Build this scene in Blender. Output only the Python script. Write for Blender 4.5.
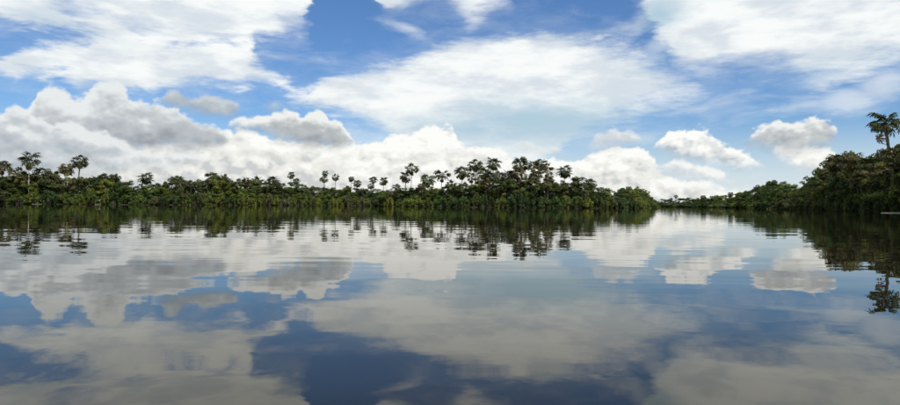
import bpy, math, random
import numpy as np

for o in list(bpy.data.objects):
    bpy.data.objects.remove(o, do_unlink=True)
scn = bpy.context.scene
COL = scn.collection
R = math.radians

# ------------------------------------------------------------------ camera
F = 643.0                       # focal length in photograph pixels (900 px wide)
CAM_H = 1.0                     # seated in a small boat
ROLL = 0.0076                   # slight tilt of the hand-held camera
def horizon(x): return 204.7 + ROLL * (x - 450)
cam_data = bpy.data.cameras.new('camera')
cam_data.sensor_width = 36.0
cam_data.lens = 36.0 * F / 900.0
cam_data.clip_start = 0.1
cam_data.clip_end = 30000.0
cam = bpy.data.objects.new('camera', cam_data)
COL.objects.link(cam)
cam.location = (0, 0, CAM_H)
cam.rotation_mode = 'YXZ'
from mathutils import Matrix, Vector
pitch = math.atan((204.7 - 202.5) / F)
cam.rotation_mode = 'XYZ'
cam.matrix_world = (Matrix.Translation((0, 0, CAM_H)) @ Matrix.Rotation(math.pi / 2 + pitch, 4, 'X')
                    @ Matrix.Rotation(math.atan(ROLL), 4, 'Z'))
scn.camera = cam

# ------------------------------------------------------------------ sun
SUN_EL, SUN_AZ = 54.0, 148.0    # azimuth clockwise from the view axis: to the right, behind the camera
sd = bpy.data.lights.new('sun', 'SUN')
sd.energy = 5.0
sd.angle = R(0.5)
sd.color = (1.0, 0.94, 0.84)
sun = bpy.data.objects.new('sun', sd)
COL.objects.link(sun)
to_sun = Vector((math.cos(R(SUN_EL)) * math.sin(R(SUN_AZ)), math.cos(R(SUN_EL)) * math.cos(R(SUN_AZ)), math.sin(R(SUN_EL))))
sun.rotation_euler = to_sun.to_track_quat('Z', 'Y').to_euler()
sun.location = (40, -40, 80)

scn.cycles.use_adaptive_sampling = True
scn.cycles.adaptive_threshold = 0.02
scn.cycles.use_denoising = True
scn.view_settings.view_transform = 'Standard'
scn.view_settings.look = 'None'
scn.view_settings.exposure = 0.0
scn.view_settings.gamma = 1.0
scn.view_settings.use_curve_mapping = False

# ------------------------------------------------------------------ sky
world = bpy.data.worlds.new('World')
scn.world = world
world.use_nodes = True
wt = world.node_tree
wt.nodes.clear()
world.cycles.sampling_method = 'MANUAL'
world.cycles.sample_map_resolution = 256
SKY_STRENGTH = 0.1
WATER_SWELL, WATER_WAVE, WATER_RIP = 0.010, (0.0004, 0.0022), (0.00005, 0.0006)
SKY_TINT = (0.60, 0.84, 1.12, 1.0)

class NT:
    """small expression helper for a node tree"""
    def __init__(self, tree): self.t = tree
    def node(self, typ, **kw):
        n = self.t.nodes.new(typ)
        for k, v in kw.items(): setattr(n, k, v)
        return n
    def put(self, sock, v):
        if isinstance(v, bpy.types.NodeSocket): self.t.links.new(v, sock)
        else: sock.default_value = v
    def m(self, op, a, b=None, c=None, clamp=False):
        n = self.node('ShaderNodeMath', operation=op, use_clamp=clamp)
        for i, v in enumerate((a, b, c)):
            if v is not None: self.put(n.inputs[i], v)
        return n.outputs[0]
    def vm(self, op, a, b=None, c=None, out=0):
        n = self.node('ShaderNodeVectorMath', operation=op)
        for i, v in enumerate((a, b, c)):
            if v is not None: self.put(n.inputs[i], v)
        return n.outputs[out]
    def xyz(self, x, y, z):
        n = self.node('ShaderNodeCombineXYZ')
        for i, v in enumerate((x, y, z)): self.put(n.inputs[i], v)
        return n.outputs[0]
    def sep(self, v):
        n = self.node('ShaderNodeSeparateXYZ'); self.put(n.inputs[0], v)
        return n.outputs
    def rng(self, v, a, b, c=0.0, d=1.0, smooth=True):
        n = self.node('ShaderNodeMapRange', interpolation_type='SMOOTHSTEP' if smooth else 'LINEAR')
        n.clamp = True
        for i, x in enumerate((v, a, b, c, d)): self.put(n.inputs[i], x)
        return n.outputs[0]
    def noise(self, vec, scale, detail=5.0, rough=0.55, dist=0.0, color=False):
        n = self.node('ShaderNodeTexNoise', noise_dimensions='3D')
        self.put(n.inputs['Vector'], vec)
        n.inputs['Scale'].default_value = scale
        n.inputs['Detail'].default_value = detail
        n.inputs['Roughness'].default_value = rough
        n.inputs['Distortion'].default_value = dist
        return n.outputs['Color' if color else 'Fac']
    def voro(self, vec, scale, detail=2.0):
        n = self.node('ShaderNodeTexVoronoi', voronoi_dimensions='3D', feature='F1')
        self.put(n.inputs['Vector'], vec)
        n.inputs['Scale'].default_value = scale
        n.inputs['Detail'].default_value = detail
        n.inputs['Roughness'].default_value = 0.55
        return n.outputs['Distance']
    def mix(self, f, a, b):
        n = self.node('ShaderNodeMix', data_type='RGBA', blend_type='MIX')
        self.put(n.inputs[0], f); self.put(n.inputs[6], a); self.put(n.inputs[7], b)
        return n.outputs[2]
    def mul(self, f, a, b):
        n = self.node('ShaderNodeMix', data_type='RGBA', blend_type='MULTIPLY')
        self.put(n.inputs[0], f); self.put(n.inputs[6], a); self.put(n.inputs[7], b)
        return n.outputs[2]

def lin(r, g, b, s=1.0):
    f = lambda c: (c / 255 / 12.92) if c <= 10 else ((c / 255 + 0.055) / 1.055) ** 2.4
    return (f(r) * s, f(g) * s, f(b) * s, 1.0)
def cloudc(r, g, b): return lin(r, g, b, 1.0 / SKY_STRENGTH)

w = NT(wt)
geo = w.node('ShaderNodeTexCoord')
D = geo.outputs['Generated']            # view direction of the sky
sky = w.node('ShaderNodeTexSky', sky_type='NISHITA', sun_disc=False)
sky.sun_elevation = R(SUN_EL)
sky.sun_rotation = R(SUN_AZ)
sky.air_density = 1.0
sky.dust_density = 0.3
sky.ozone_density = 2.5
dx, dy, dz = w.sep(D)
# bearing and height of a direction, both in degrees-like units (F per radian)
U0 = w.m('MULTIPLY', w.m('ARCTAN2', dx, dy), F)
flat = w.m('SQRT', w.m('ADD', w.m('MULTIPLY', dx, dx), w.m('ADD', w.m('MULTIPLY', dy, dy), 1e-6)))
V0 = w.m('MULTIPLY', w.m('DIVIDE', w.m('MAXIMUM', dz, 0.0), flat), F)
V0 = w.m('MINIMUM', V0, 4000.0)
Dst = w.vm('MULTIPLY', D, (1.0, 1.0, 3.2))      # clouds are flatter than they are wide
Dcu = w.vm('MULTIPLY', D, (1.0, 1.0, 1.45))

def bearing(x, y):
    a = math.atan((x - 450) / F)
    return a * F, (horizon(x) - y) * math.cos(a), math.cos(a)

def union(P, blobs):
    f = None
    for b in blobs:
        x, y, rx, ry = b[:4]; rot = b[4] if len(b) > 4 else 0.0
        u, v, c = bearing(x, y)
        sx, sy = rx * (c * c * 0.7 + 0.3), ry * (c * 0.7 + 0.3)
        if rot == 0.0:
            ln = w.vm('LENGTH', w.vm('MULTIPLY_ADD', P, (1 / sx, 1 / sy, 0), (-u / sx, -v / sy, 0)), out=1)
        else:                                   # P carries 1 in its third coordinate
            cr, sr = math.cos(R(rot)), math.sin(R(rot))
            p = w.vm('DOT_PRODUCT', P, (cr / sx, sr / sx, -(u * cr + v * sr) / sx), out=1)
            q = w.vm('DOT_PRODUCT', P, (-sr / sy, cr / sy, -(v * cr - u * sr) / sy), out=1)
            ln = w.m('SQRT', w.m('MULTIPLY_ADD', p, p, w.m('MULTIPLY', q, q)))
        rm = min(rx, ry)
        d = w.m('MULTIPLY_ADD', ln, -rm, rm)
        f = d if f is None else w.m('SMOOTH_MAX', f, d, 4.0)
    return f

UH, VH = 460.0, 320.0                           # range of the outline curves
def outline(C, top, bot, tone=None):
    """upper and lower outline of a cloud over the bearing, as curves"""
    n = w.node('ShaderNodeRGBCurve')
    w.put(n.inputs['Color'], C)
    n.mapping.use_clip = False
    def fill(cv, pts):
        pts = sorted(pts)
        while len(cv.points) < len(pts): cv.points.new(0.5, 0.5)
        for p, q in zip(cv.points, pts):
            p.location = q; p.handle_type = 'VECTOR'
    def conv(pts):
        out = []
        for x, y in pts:
            u, v, c = bearing(x, y)
            out.append(((u + UH) / (2 * UH), (v + 60) / VH))
        return out
    tp, bt = conv(top), conv(bot)
    fill(n.mapping.curves[0], tp)
    fill(n.mapping.curves[1], bt)
    fill(n.mapping.curves[2], [((bearing(x, 100)[0] + UH) / (2 * UH), v) for x, v in (tone or [(0, .5), (900, .5)])])
    n.mapping.update()
    sp = w.node('ShaderNodeSeparateColor')
    w.put(sp.inputs[0], n.outputs[0])
    T = w.m('MULTIPLY_ADD', sp.outputs[0], VH, -60.0)
    B = w.m('MULTIPLY_ADD', sp.outputs[1], VH, -60.0)
    return T, B, sp.outputs[2]

# warped copies of the bearing for the high sheets and for the cumulus
wn = w.node('ShaderNodeSeparateColor'); w.put(wn.inputs[0], w.noise(Dst, 9.0, 4.0, 0.62, color=True))
Us = w.m('MULTIPLY_ADD', w.m('SUBTRACT', wn.outputs[0], 0.5), 52.0, U0)
Vs = w.m('MULTIPLY_ADD', w.m('SUBTRACT', wn.outputs[1], 0.5), 20.0, V0)
Ps = w.xyz(Us, Vs, 1.0)
wc = w.node('ShaderNodeSeparateColor'); w.put(wc.inputs[0], w.noise(Dcu, 22.0, 3.0, 0.6, color=True))
Uc = w.m('MULTIPLY_ADD', w.m('SUBTRACT', wc.outputs[0], 0.5), 12.0, U0)
Vc = w.m('MULTIPLY_ADD', w.m('SUBTRACT', wc.outputs[1], 0.5), 8.0, V0)
def curve_in(u):
    t = w.m('MULTIPLY_ADD', u, 0.5 / UH, 0.5, clamp=True)
    n = w.node('ShaderNodeCombineColor')
    for i in range(3): w.put(n.inputs[i], t)
    return n.outputs[0]
Cs, Cc = curve_in(Us), curve_in(Uc)

streak = w.m('SUBTRACT', w.noise(Dst, 17.0, 5.0, 0.62, 0.4), 0.5)
# outside the view the same kind of sheets and cumulus carry on all round
away = w.m('MAXIMUM', w.m('SUBTRACT', w.m('ABSOLUTE', U0), 405.0), w.m('SUBTRACT', V0, 215.0))
away = w.rng(away, 0.0, 80.0)
gen = w.m('SUBTRACT', w.noise(w.vm('MULTIPLY', D, (1.0, 1.0, 1.6)), 3.2, 4.0, 0.55), 0.47)
genS = w.m('ADD', w.m('MULTIPLY', gen, 220.0), w.m('MULTIPLY_ADD', away, 200.0, -200.0))

def band(C, V, top, bot):
    T, B, _ = outline(C, top, bot)
    return w.m('MINIMUM', w.m('SUBTRACT', T, V), w.m('SUBTRACT', V, B))
UP = -110
sheet1 = band(Cs, Vs, [(-40, UP), (302, UP), (309, 30)],
              [(-40, 19), (0, 20), (70, 21), (90, 26), (120, 44), (243, 44), (250, 33), (270, 31), (298, 33), (305, 22), (308, 0), (314, -40)])
sheet2 = band(Cs, Vs, [(-10, 70), (15, 52), (40, 47), (92, 46), (100, 36), (243, 42), (249, 53), (262, 68), (280, 84), (290, 90)],
              [(-10, 60), (8, 66), (15, 71), (40, 74), (65, 76), (80, 85), (92, 86), (128, 91), (150, 88), (190, 84), (215, 86), (240, 86), (252, 82), (268, 86), (290, 95)])
anvil = band(Cs, Vs, [(290, 110), (302, 97), (325, 82), (345, 72), (370, 67), (400, 63), (420, 57), (445, 47), (470, 42), (510, 36), (575, 37), (600, 40), (620, 45), (640, 52), (660, 62), (690, 76), (706, 92), (720, 110)],
             [(290, 90), (303, 101), (330, 110), (360, 118), (395, 130), (430, 152), (480, 168), (520, 164), (550, 148), (576, 132), (600, 125), (640, 113), (680, 103), (704, 92), (720, 70)])
sheetR = band(Cs, Vs, [(560, 60), (590, UP), (960, UP)],
              [(600, -100), (625, -45), (645, 8), (662, 44), (680, 67), (700, 77), (740, 71), (785, 73), (805, 83), (830, 87), (855, 80), (872, 70), (900, 58), (960, 60)])
topc = band(Cs, Vs, [(376, 20), (384, UP), (504, UP), (512, 20)], [(376, -40), (386, 3), (404, 6), (440, 3), (450, 10), (460, 22), (470, 29), (480, 24), (490, 12), (504, 2), (512, -40)])
FS = w.m('MAXIMUM', w.m('MAXIMUM', w.m('MAXIMUM', sheet1, sheet2), w.m('MAXIMUM', sheetR, topc)), w.m('MAXIMUM', anvil, genS))
FS = w.m('MINIMUM', FS, 40.0)
crisp = w.m('MULTIPLY', w.rng(w.m('ABSOLUTE', w.m('SUBTRACT', U0, 60.0)), 190.0, 110.0), w.rng(V0, 185.0, 165.0))
fray = w.noise(w.vm('MULTIPLY', D, (1.0, 1.0, 5.0)), 30.0, 4.0, 0.65)
FS = w.m('ADD', FS, 6.0)
fs = w.m('MULTIPLY_ADD', streak, w.m('MULTIPLY_ADD', crisp, -16.0, 34.0), FS)
fs = w.m('MULTIPLY_ADD', w.m('SUBTRACT', fray, 0.5), 16.0, fs)
softness = w.rng(w.noise(Dst, 5.0, 2.0, 0.5), 0.42, 0.60, 12.0, 40.0)
softness = w.m('MULTIPLY', softness, w.m('MULTIPLY_ADD', crisp, -0.6, 1.0))
fib = w.rng(U0, 90.0, 190.0)                              # the right-hand sheet is more fibrous
aS = w.rng(w.m('MULTIPLY_ADD', w.m('SUBTRACT', fray, 0.5), w.m('MULTIPLY', fib, 20.0), fs), w.m('MULTIPLY_ADD', fib, -7.0, -5.0), w.m('MULTIPLY_ADD', fib, 12.0, softness))
veil = w.m('MULTIPLY', w.rng(w.m('MULTIPLY_ADD', streak, 90.0, FS), -30.0, 30.0), 0.22)     # thin ice cloud round the sheets
aS = w.m('MAXIMUM', aS, veil)
wisps = [(738, 93, 30, 3, 14), (690, 109, 66, 4, 8), (278, 56, 34, 4, 0), (790, 106, 60, 5, 6),
         (814, 96, 16, 6, 0), (850, 100, 40, 16, 0), (885, 85, 26, 20, 0), (400, 28, 18, 8, -30), (590, 34, 70, 5, 6),
         (430, 140, 110, 12, 0), (620, 136, 60, 8, 4), (668, 40, 50, 12, 38), (648, 14, 34, 8, 50), (325, 130, 50, 8, -4)]
FW = union(Ps, wisps)
aW = w.m('MULTIPLY', w.rng(w.m('MULTIPLY_ADD', streak, 22.0, FW), -6.0, 12.0), 0.55)
aS = w.m('MAXIMUM', aS, aW)
# thin, bluer parts of the sheets
thin = union(Ps, [(540, 124, 140, 28, 2), (470, 130, 90, 22, 0), (605, 116, 60, 12, 8), (790, 74, 60, 8, 4), (40, 14, 50, 6, -14), (660, 62, 30, 12, 30), (660, 14, 26, 20, 40)])
thin = w.rng(w.m('MULTIPLY_ADD', streak, 26.0, thin), -10.0, 24.0)
soft = w.rng(w.noise(Dst, 9.0, 4.0, 0.6), 0.40, 0.66)
cS = w.mix(soft, cloudc(249, 252, 251), cloudc(216, 225, 233))
cS = w.mix(thin, cS, cloudc(178, 205, 221))
col = w.mul(1.0, sky.outputs[0], SKY_TINT)
col = w.mix(aS, col, cS)
col = w.mix(w.rng(V0, 90.0, 0.0, 0.0, 0.85), col, cloudc(226, 234, 238))     # damp air low over the horizon

# cumulus: cauliflower relief, lit from above
def relief(vec):
    a = w.m('SUBTRACT', 0.5, w.voro(vec, 30.0, 2.0))
    b = w.m('SUBTRACT', w.noise(vec, 18.0, 4.0, 0.58), 0.5)
    return w.m('MULTIPLY_ADD', b, 1.5, w.m('MULTIPLY', a, 0.75))
off = 0.014
R0 = relief(Dcu)
R1 = relief(w.vm('ADD', Dcu, (off * 0.45, -off * 0.2, off)))
lit = w.m('SUBTRACT', R0, R1)
edge = w.m('MULTIPLY_ADD', w.m('SUBTRACT', w.noise(Dcu, 75.0, 4.0, 0.62), 0.5), 11.0, w.m('MULTIPLY_ADD', R0, 10.0, 2.5))

def cumulus(col, top, bot, dark, mid, bright, op=1.0, sharp=3.0, k=0.8, bias=0.0, tone=None, rough=1.0, flat=0.55, base=0.6, soft_base=8.0, extra=None):
    T, B, tn = outline(Cc, top, bot, tone)
    up = w.m('MULTIPLY_ADD', edge, rough, w.m('SUBTRACT', T, Vc))
    dn = w.m('MULTIPLY_ADD', edge, rough * flat, w.m('MULTIPLY', w.m('SUBTRACT', Vc, B), base))
    al = w.m('MULTIPLY', w.rng(up, -1.0, sharp), w.rng(dn, -2.0, soft_base))
    if extra is not None: al = w.m('MAXIMUM', al, w.rng(extra, -1.0, 8.0))
    if op < 1.0: al = w.m('MULTIPLY', al, op)
    # height within the cloud, from its base to its crown
    h = w.m('DIVIDE', w.m('SUBTRACT', Vc, B), w.m('MAXIMUM', w.m('SUBTRACT', T, B), 6.0), clamp=True)
    t = w.m('ADD', w.m('MULTIPLY_ADD', lit, k, h), w.m('ADD', tn, bias - 0.5))
    t = w.m('ADD', t, w.rng(up, 0.0, 9.0, 0.2, 0.0))        # thin rims pass more light
    c1 = w.mix(w.rng(t, 0.05, 0.55), dark, mid)
    c1 = w.mix(w.rng(t, 0.5, 1.0), c1, bright)
    return w.mix(al, col, c1)

LOW = 250
WHITE = cloudc(253, 253, 249)
# pale bank low over the trees, right across
col = cumulus(col, [(-40, 146), (60, 146), (120, 140), (180, 138), (218, 136), (224, 130), (236, 131), (262, 133), (290, 140), (345, 142), (357, 140), (370, 138), (382, 140), (388, 136), (397, 131), (406, 134), (416, 131), (424, 127), (434, 124), (450, 124), (455, 129), (458, 138), (470, 144), (490, 145), (500, 147), (511, 152), (518, 160), (530, 162), (548, 158), (580, 158), (596, 152), (612, 146), (630, 144), (645, 149), (654, 160), (664, 168), (676, 178), (700, 186), (720, 188), (745, 191), (770, 195), (800, 199), (940, 202)],
              [(-40, 226), (940, 226)], cloudc(204, 207, 207), cloudc(236, 236, 231), WHITE, sharp=4.0, k=1.15, bias=-0.16,
              tone=[(0, .3), (150, .40), (225, .52), (300, .46), (360, .66), (440, .9), (460, .62), (520, .6), (620, .62), (700, .55), (800, .45)])
# soft grey folds in that bank
col = cumulus(col, [(300, 166), (330, 156), (380, 160), (450, 142), (500, 152), (520, 164), (535, 172)], [(300, 160), (330, 168), (380, 166), (450, 160), (500, 168), (535, 160)],
              cloudc(206, 207, 204), cloudc(224, 225, 221), cloudc(246, 246, 241), op=0.7, sharp=10.0, k=1.0)
# puffs beyond the palms
col = cumulus(col, [(508, 150), (516, 143), (523, 138), (532, 141), (540, 143), (548, 149), (553, 144), (560, 147), (566, 156)], [(508, 146), (516, 152), (532, 158), (552, 160), (566, 150)],
              cloudc(198, 210, 216), cloudc(214, 220, 222), cloudc(232, 235, 234), op=0.75, sharp=7.0, rough=0.7)
col = cumulus(col, [(576, 148), (586, 140), (598, 129), (612, 126), (626, 129), (638, 134), (646, 148)], [(576, 144), (590, 152), (612, 152), (630, 150), (646, 142)],
              cloudc(196, 202, 206), cloudc(214, 218, 219), cloudc(236, 238, 236), op=0.85, sharp=6.0, rough=0.8)
# small grey tatters
col = cumulus(col, [(154, 106), (164, 92), (176, 89), (186, 95), (196, 97), (206, 92), (216, 97), (228, 97), (238, 105), (246, 116)], [(150, 98), (170, 112), (190, 116), (210, 120), (228, 122), (250, 112)],
              cloudc(170, 177, 181), cloudc(184, 190, 193), cloudc(206, 212, 215), op=0.92, sharp=5.0, rough=0.6)
col = cumulus(col, [(252, 110), (262, 102), (276, 98), (288, 106)], [(250, 108), (276, 115), (290, 106)], cloudc(178, 190, 202), cloudc(190, 200, 208), cloudc(206, 212, 218), op=0.75, sharp=8.0, rough=0.5)
# left cloud bank: rear heads over a heavy base
col = cumulus(col, [(-40, 110), (0, 112), (24, 112), (34, 98), (38, 88), (46, 84), (58, 85), (66, 89), (72, 96), (84, 95), (90, 86), (98, 80), (112, 79), (122, 85), (129, 94), (138, 99), (150, 102), (160, 99), (170, 103), (186, 111), (200, 118), (214, 124), (224, 131), (234, 139), (244, 150)],
              [(-40, 162), (110, 154), (170, 155), (225, 153), (244, 146)], cloudc(152, 159, 166), cloudc(186, 192, 197), cloudc(232, 236, 237), sharp=5.0, k=0.42, bias=0.02, rough=0.9,
              tone=[(0, .35), (40, .55), (60, .65), (110, .6), (150, .45), (240, .4)])
# left bank: front ridge falling to the right
col = cumulus(col, [(-40, 112), (0, 114), (8, 107), (18, 104), (27, 107), (34, 112), (46, 117), (60, 119), (76, 122), (92, 127), (106, 132), (120, 141), (140, 146), (160, 149), (185, 152), (215, 156), (240, 166)],
              [(-40, 182), (60, 180), (120, 176), (240, 160)], cloudc(172, 182, 190), cloudc(198, 205, 210), cloudc(234, 237, 238), op=0.92, sharp=5.0, k=0.6, bias=0.0,
              tone=[(0, .36), (30, .5), (60, .55), (120, .6), (200, .7)])
# grey cumulus left of the middle
col = cumulus(col, [(222, 132), (228, 121), (240, 115), (254, 116), (265, 114), (273, 109), (285, 110), (296, 111), (302, 116), (306, 112), (314, 107), (322, 109), (327, 116), (336, 119), (343, 121), (346, 130), (353, 137), (358, 150)],
              [(222, 126), (230, 130), (250, 133), (265, 137), (276, 143), (292, 148), (320, 151), (345, 150), (358, 146)], cloudc(149, 155, 160), cloudc(184, 189, 192), cloudc(240, 242, 240), sharp=4.0, k=0.48, bias=0.03, rough=0.8,
              tone=[(220, .75), (250, .7), (270, .62), (300, .48), (345, .5)])
# bright billows welling up before its foot
col = cumulus(col, [(205, 150), (220, 138), (232, 131), (246, 135), (262, 138), (280, 145), (310, 150), (345, 148), (357, 141), (366, 146), (380, 156)], [(205, 146), (230, 158), (280, 166), (340, 166), (380, 150)],
              cloudc(226, 226, 221), cloudc(240, 240, 235), WHITE, op=0.95, sharp=9.0, k=0.9, rough=0.9, bias=0.1)
col = cumulus(col, [(632, 172), (646, 160), (660, 163), (674, 158), (690, 160), (704, 167), (720, 168), (736, 176), (752, 188)], [(632, 168), (660, 180), (690, 184), (720, 186), (752, 180)],
              cloudc(206, 212, 216), cloudc(228, 231, 231), cloudc(250, 250, 246), op=0.92, sharp=5.0, k=0.9, rough=0.8, bias=0.05)
col = cumulus(col, [(650, 192), (666, 182), (688, 184), (706, 180), (724, 186), (744, 184), (764, 188), (784, 196)], [(650, 186), (680, 194), (710, 194), (750, 196), (784, 188)],
              cloudc(226, 228, 226), cloudc(240, 240, 236), cloudc(252, 252, 247), op=0.9, sharp=5.0, k=0.9, rough=0.6, bias=0.05)
# right-hand cumulus pair
col = cumulus(col, [(644, 152), (654, 143), (662, 137), (669, 130), (680, 128), (688, 132), (695, 127), (710, 132), (718, 138), (726, 145), (736, 147), (746, 152), (757, 158), (766, 166), (774, 174)],
              [(644, 144), (658, 151), (675, 159), (690, 163), (705, 168), (720, 171), (740, 173), (762, 172), (774, 166)], cloudc(186, 191, 195), cloudc(226, 229, 229), WHITE, sharp=3.0, k=1.1, bias=0.12, rough=0.95)
col = cumulus(col, [(714, 182), (724, 176), (736, 173), (746, 176), (756, 171), (766, 171), (774, 178), (780, 186)], [(714, 177), (736, 181), (760, 180), (780, 178)],
              cloudc(216, 222, 225), cloudc(232, 235, 233), cloudc(248, 248, 243), op=0.9, sharp=6.0, rough=0.5)
col = cumulus(col, [(766, 158), (775, 144), (800, 140), (826, 142), (836, 150), (841, 162), (844, 174)], [(766, 151), (778, 160), (790, 168), (802, 176), (816, 181), (832, 178), (844, 166)],
              cloudc(212, 214, 214), cloudc(236, 236, 232), WHITE, sharp=5.0, k=1.0, bias=0.08, rough=1.1)
genC = w.m('ADD', w.m('MULTIPLY', w.m('SUBTRACT', w.noise(Dcu, 5.0, 4.0, 0.55), 0.55), 260.0), w.m('MULTIPLY_ADD', w.m('MULTIPLY', away, w.rng(V0, 500.0, 200.0)), 300.0, -300.0))
col = cumulus(col, [(732, 146), (740, 135), (752, 131), (760, 126), (770, 121), (780, 117), (795, 120), (808, 116), (820, 113), (832, 118), (840, 128), (847, 142)],
              [(732, 140), (745, 148), (765, 154), (790, 157), (810, 156), (830, 153), (847, 136)], cloudc(162, 167, 171), cloudc(196, 200, 202), cloudc(240, 242, 240), sharp=4.0, k=0.8, bias=0.02, rough=1.1, extra=genC)

bg = w.node('ShaderNodeBackground')
w.put(bg.inputs[0], col)
bg.inputs[1].default_value = SKY_STRENGTH
wo = w.node('ShaderNodeOutputWorld')
wt.links.new(bg.outputs[0], wo.inputs[0])
#SKY_END

# ------------------------------------------------------------------ helpers
random.seed(7)
RNG = np.random.default_rng(11)

def tag(o, label=None, cat=None, group=None, kind=None):
    if label: o['label'] = label
    if cat: o['category'] = cat
    if group: o['group'] = group
    if kind: o['kind'] = kind
    return o

def link(name, data, parent=None, loc=(0, 0, 0), rot=(0, 0, 0), scale=(1, 1, 1)):
    o = bpy.data.objects.new(name, data)
    COL.objects.link(o)
    o.parent = parent
    o.location = loc; o.rotation_euler = rot; o.scale = scale
    return o

def new_mat(name):
    m = bpy.data.materials.new(name)
    m.use_nodes = True
    m.node_tree.nodes.clear()
    return m, NT(m.node_tree)

def out(n, shader, disp=None):
    o = n.node('ShaderNodeOutputMaterial')
    n.t.links.new(shader, o.inputs[0])

def principled(n, col, rough=0.8, spec=0.3, normal=None):
    p = n.node('ShaderNodeBsdfPrincipled')
    n.put(p.inputs['Base Color'], col)
    n.put(p.inputs['Roughness'], rough)
    p.inputs['Specular IOR Level'].default_value = spec
    if normal is not None: n.put(p.inputs['Normal'], normal)
    return p

def leaf_mat(name, c1, c2, c3, trans=0.3, rough=0.55, spec=0.3):
    """foliage: leaf-to-leaf and plant-to-plant variation of colour, some light passing through"""
    m, n = new_mat(name)
    at = n.node('ShaderNodeAttribute', attribute_name='tint')
    oi = n.node('ShaderNodeObjectInfo')
    c = n.mix(n.rng(at.outputs['Fac'], 0.0, 1.0, smooth=False), c1 + (1,), c2 + (1,))
    c = n.mix(n.m('MULTIPLY', n.rng(at.outputs['Fac'], 0.9, 1.0, smooth=False), 0.6), c, c3 + (1,))
    hs = n.node('ShaderNodeHueSaturation')
    hs.inputs['Hue'].default_value = 0.5
    n.put(hs.inputs['Hue'], n.m('MULTIPLY_ADD', oi.outputs['Random'], 0.04, 0.48))
    r2 = n.m('FRACT', n.m('MULTIPLY', oi.outputs['Random'], 37.7))
    n.put(hs.inputs['Value'], n.m('MULTIPLY_ADD', r2, 0.7, 0.65))
    hs.inputs['Saturation'].default_value = 1.0
    n.put(hs.inputs['Color'], c)
    p = principled(n, hs.outputs[0], rough, spec)
    tr = n.node('ShaderNodeBsdfTranslucent')
    n.put(tr.inputs[0], n.mul(1.0, hs.outputs[0], (1.25, 1.3, 0.6, 1)))
    mx = n.node('ShaderNodeMixShader')
    mx.inputs[0].default_value = trans
    n.t.links.new(p.outputs[0], mx.inputs[1]); n.t.links.new(tr.outputs[0], mx.inputs[2])
    out(n, mx.outputs[0])
    return m

def bark_mat(name, c1, c2, rings=False):
    m, n = new_mat(name)
    tc = n.node('ShaderNodeTexCoord')
    v = tc.outputs['Object']
    f = n.noise(n.vm('MULTIPLY', v, (4.0, 4.0, 1.2)), 2.0, 5.0, 0.65)
    c = n.mix(n.rng(f, 0.35, 0.65), c1 + (1,), c2 + (1,))
    bp = n.node('ShaderNodeBump'); bp.inputs['Strength'].default_value = 0.6; bp.inputs['Distance'].default_value = 0.05
    n.put(bp.inputs['Height'], f)
    out(n, principled(n, c, 0.9, 0.2, bp.outputs[0]).outputs[0])
    return m

MAT = {
    'dark': leaf_mat('foliage_dark_green', (0.028, 0.052, 0.013), (0.056, 0.090, 0.020), (0.12, 0.12, 0.035)),
    'olive': leaf_mat('foliage_olive', (0.060, 0.084, 0.014), (0.108, 0.134, 0.024), (0.18, 0.17, 0.04)),
    'yellow': leaf_mat('foliage_yellow_green', (0.086, 0.112, 0.016), (0.145, 0.172, 0.026), (0.21, 0.20, 0.045)),
    'grey': leaf_mat('foliage_grey_green', (0.060, 0.066, 0.028), (0.105, 0.108, 0.048), (0.17, 0.15, 0.075)),
    'palm': leaf_mat('palm_frond_green', (0.026, 0.036, 0.012), (0.054, 0.066, 0.020), (0.12, 0.09, 0.04), 0.16, 0.6, 0.18),
    'palm_warm': leaf_mat('palm_frond_olive', (0.048, 0.046, 0.017), (0.090, 0.080, 0.029), (0.18, 0.12, 0.052), 0.16, 0.6, 0.18),
    'dead': leaf_mat('dead_frond_brown', (0.10, 0.066, 0.036), (0.19, 0.13, 0.075), (0.26, 0.19, 0.12), 0.15, 0.8),
    'trunk_palm': bark_mat('palm_trunk_grey', (0.10, 0.085, 0.068), (0.19, 0.17, 0.14)),
    'trunk_pale': bark_mat('palm_trunk_pale', (0.40, 0.38, 0.34), (0.62, 0.60, 0.55)),
    'bark': bark_mat('bark_brown', (0.055, 0.045, 0.033), (0.13, 0.115, 0.09)),
    'driftwood': bark_mat('driftwood_pale', (0.11, 0.10, 0.09), (0.22, 0.21, 0.19)),
}

# ------------------------------------------------------------------ water
m, n = new_mat('river_water')
tc = n.node('ShaderNodeNewGeometry')
P = tc.outputs['Position']
calm = n.rng(n.noise(n.vm('MULTIPLY', P, (0.012, 0.05, 0.0)), 1.0, 3.0, 0.6), 0.46, 0.70)      # light airs wandering over the river
swell = n.noise(n.vm('MULTIPLY', P, (0.22, 0.55, 0.0)), 1.0, 2.0, 0.45)
wave = n.noise(n.vm('MULTIPLY', P, (0.9, 2.1, 0.0)), 1.0, 2.0, 0.5, 0.3)
rip = n.noise(n.vm('MULTIPLY', P, (4.0, 7.5, 0.0)), 1.0, 2.0, 0.5)
h = n.m('MULTIPLY', swell, WATER_SWELL)
h = n.m('MULTIPLY_ADD', wave, n.m('MULTIPLY_ADD', calm, WATER_WAVE[1], WATER_WAVE[0]), h)
h = n.m('MULTIPLY_ADD', rip, n.m('MULTIPLY_ADD', calm, WATER_RIP[1], WATER_RIP[0]), h)
bp = n.node('ShaderNodeBump'); bp.inputs['Strength'].default_value = 1.0; bp.inputs['Distance'].default_value = 1.0
n.put(bp.inputs['Height'], h)
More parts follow.
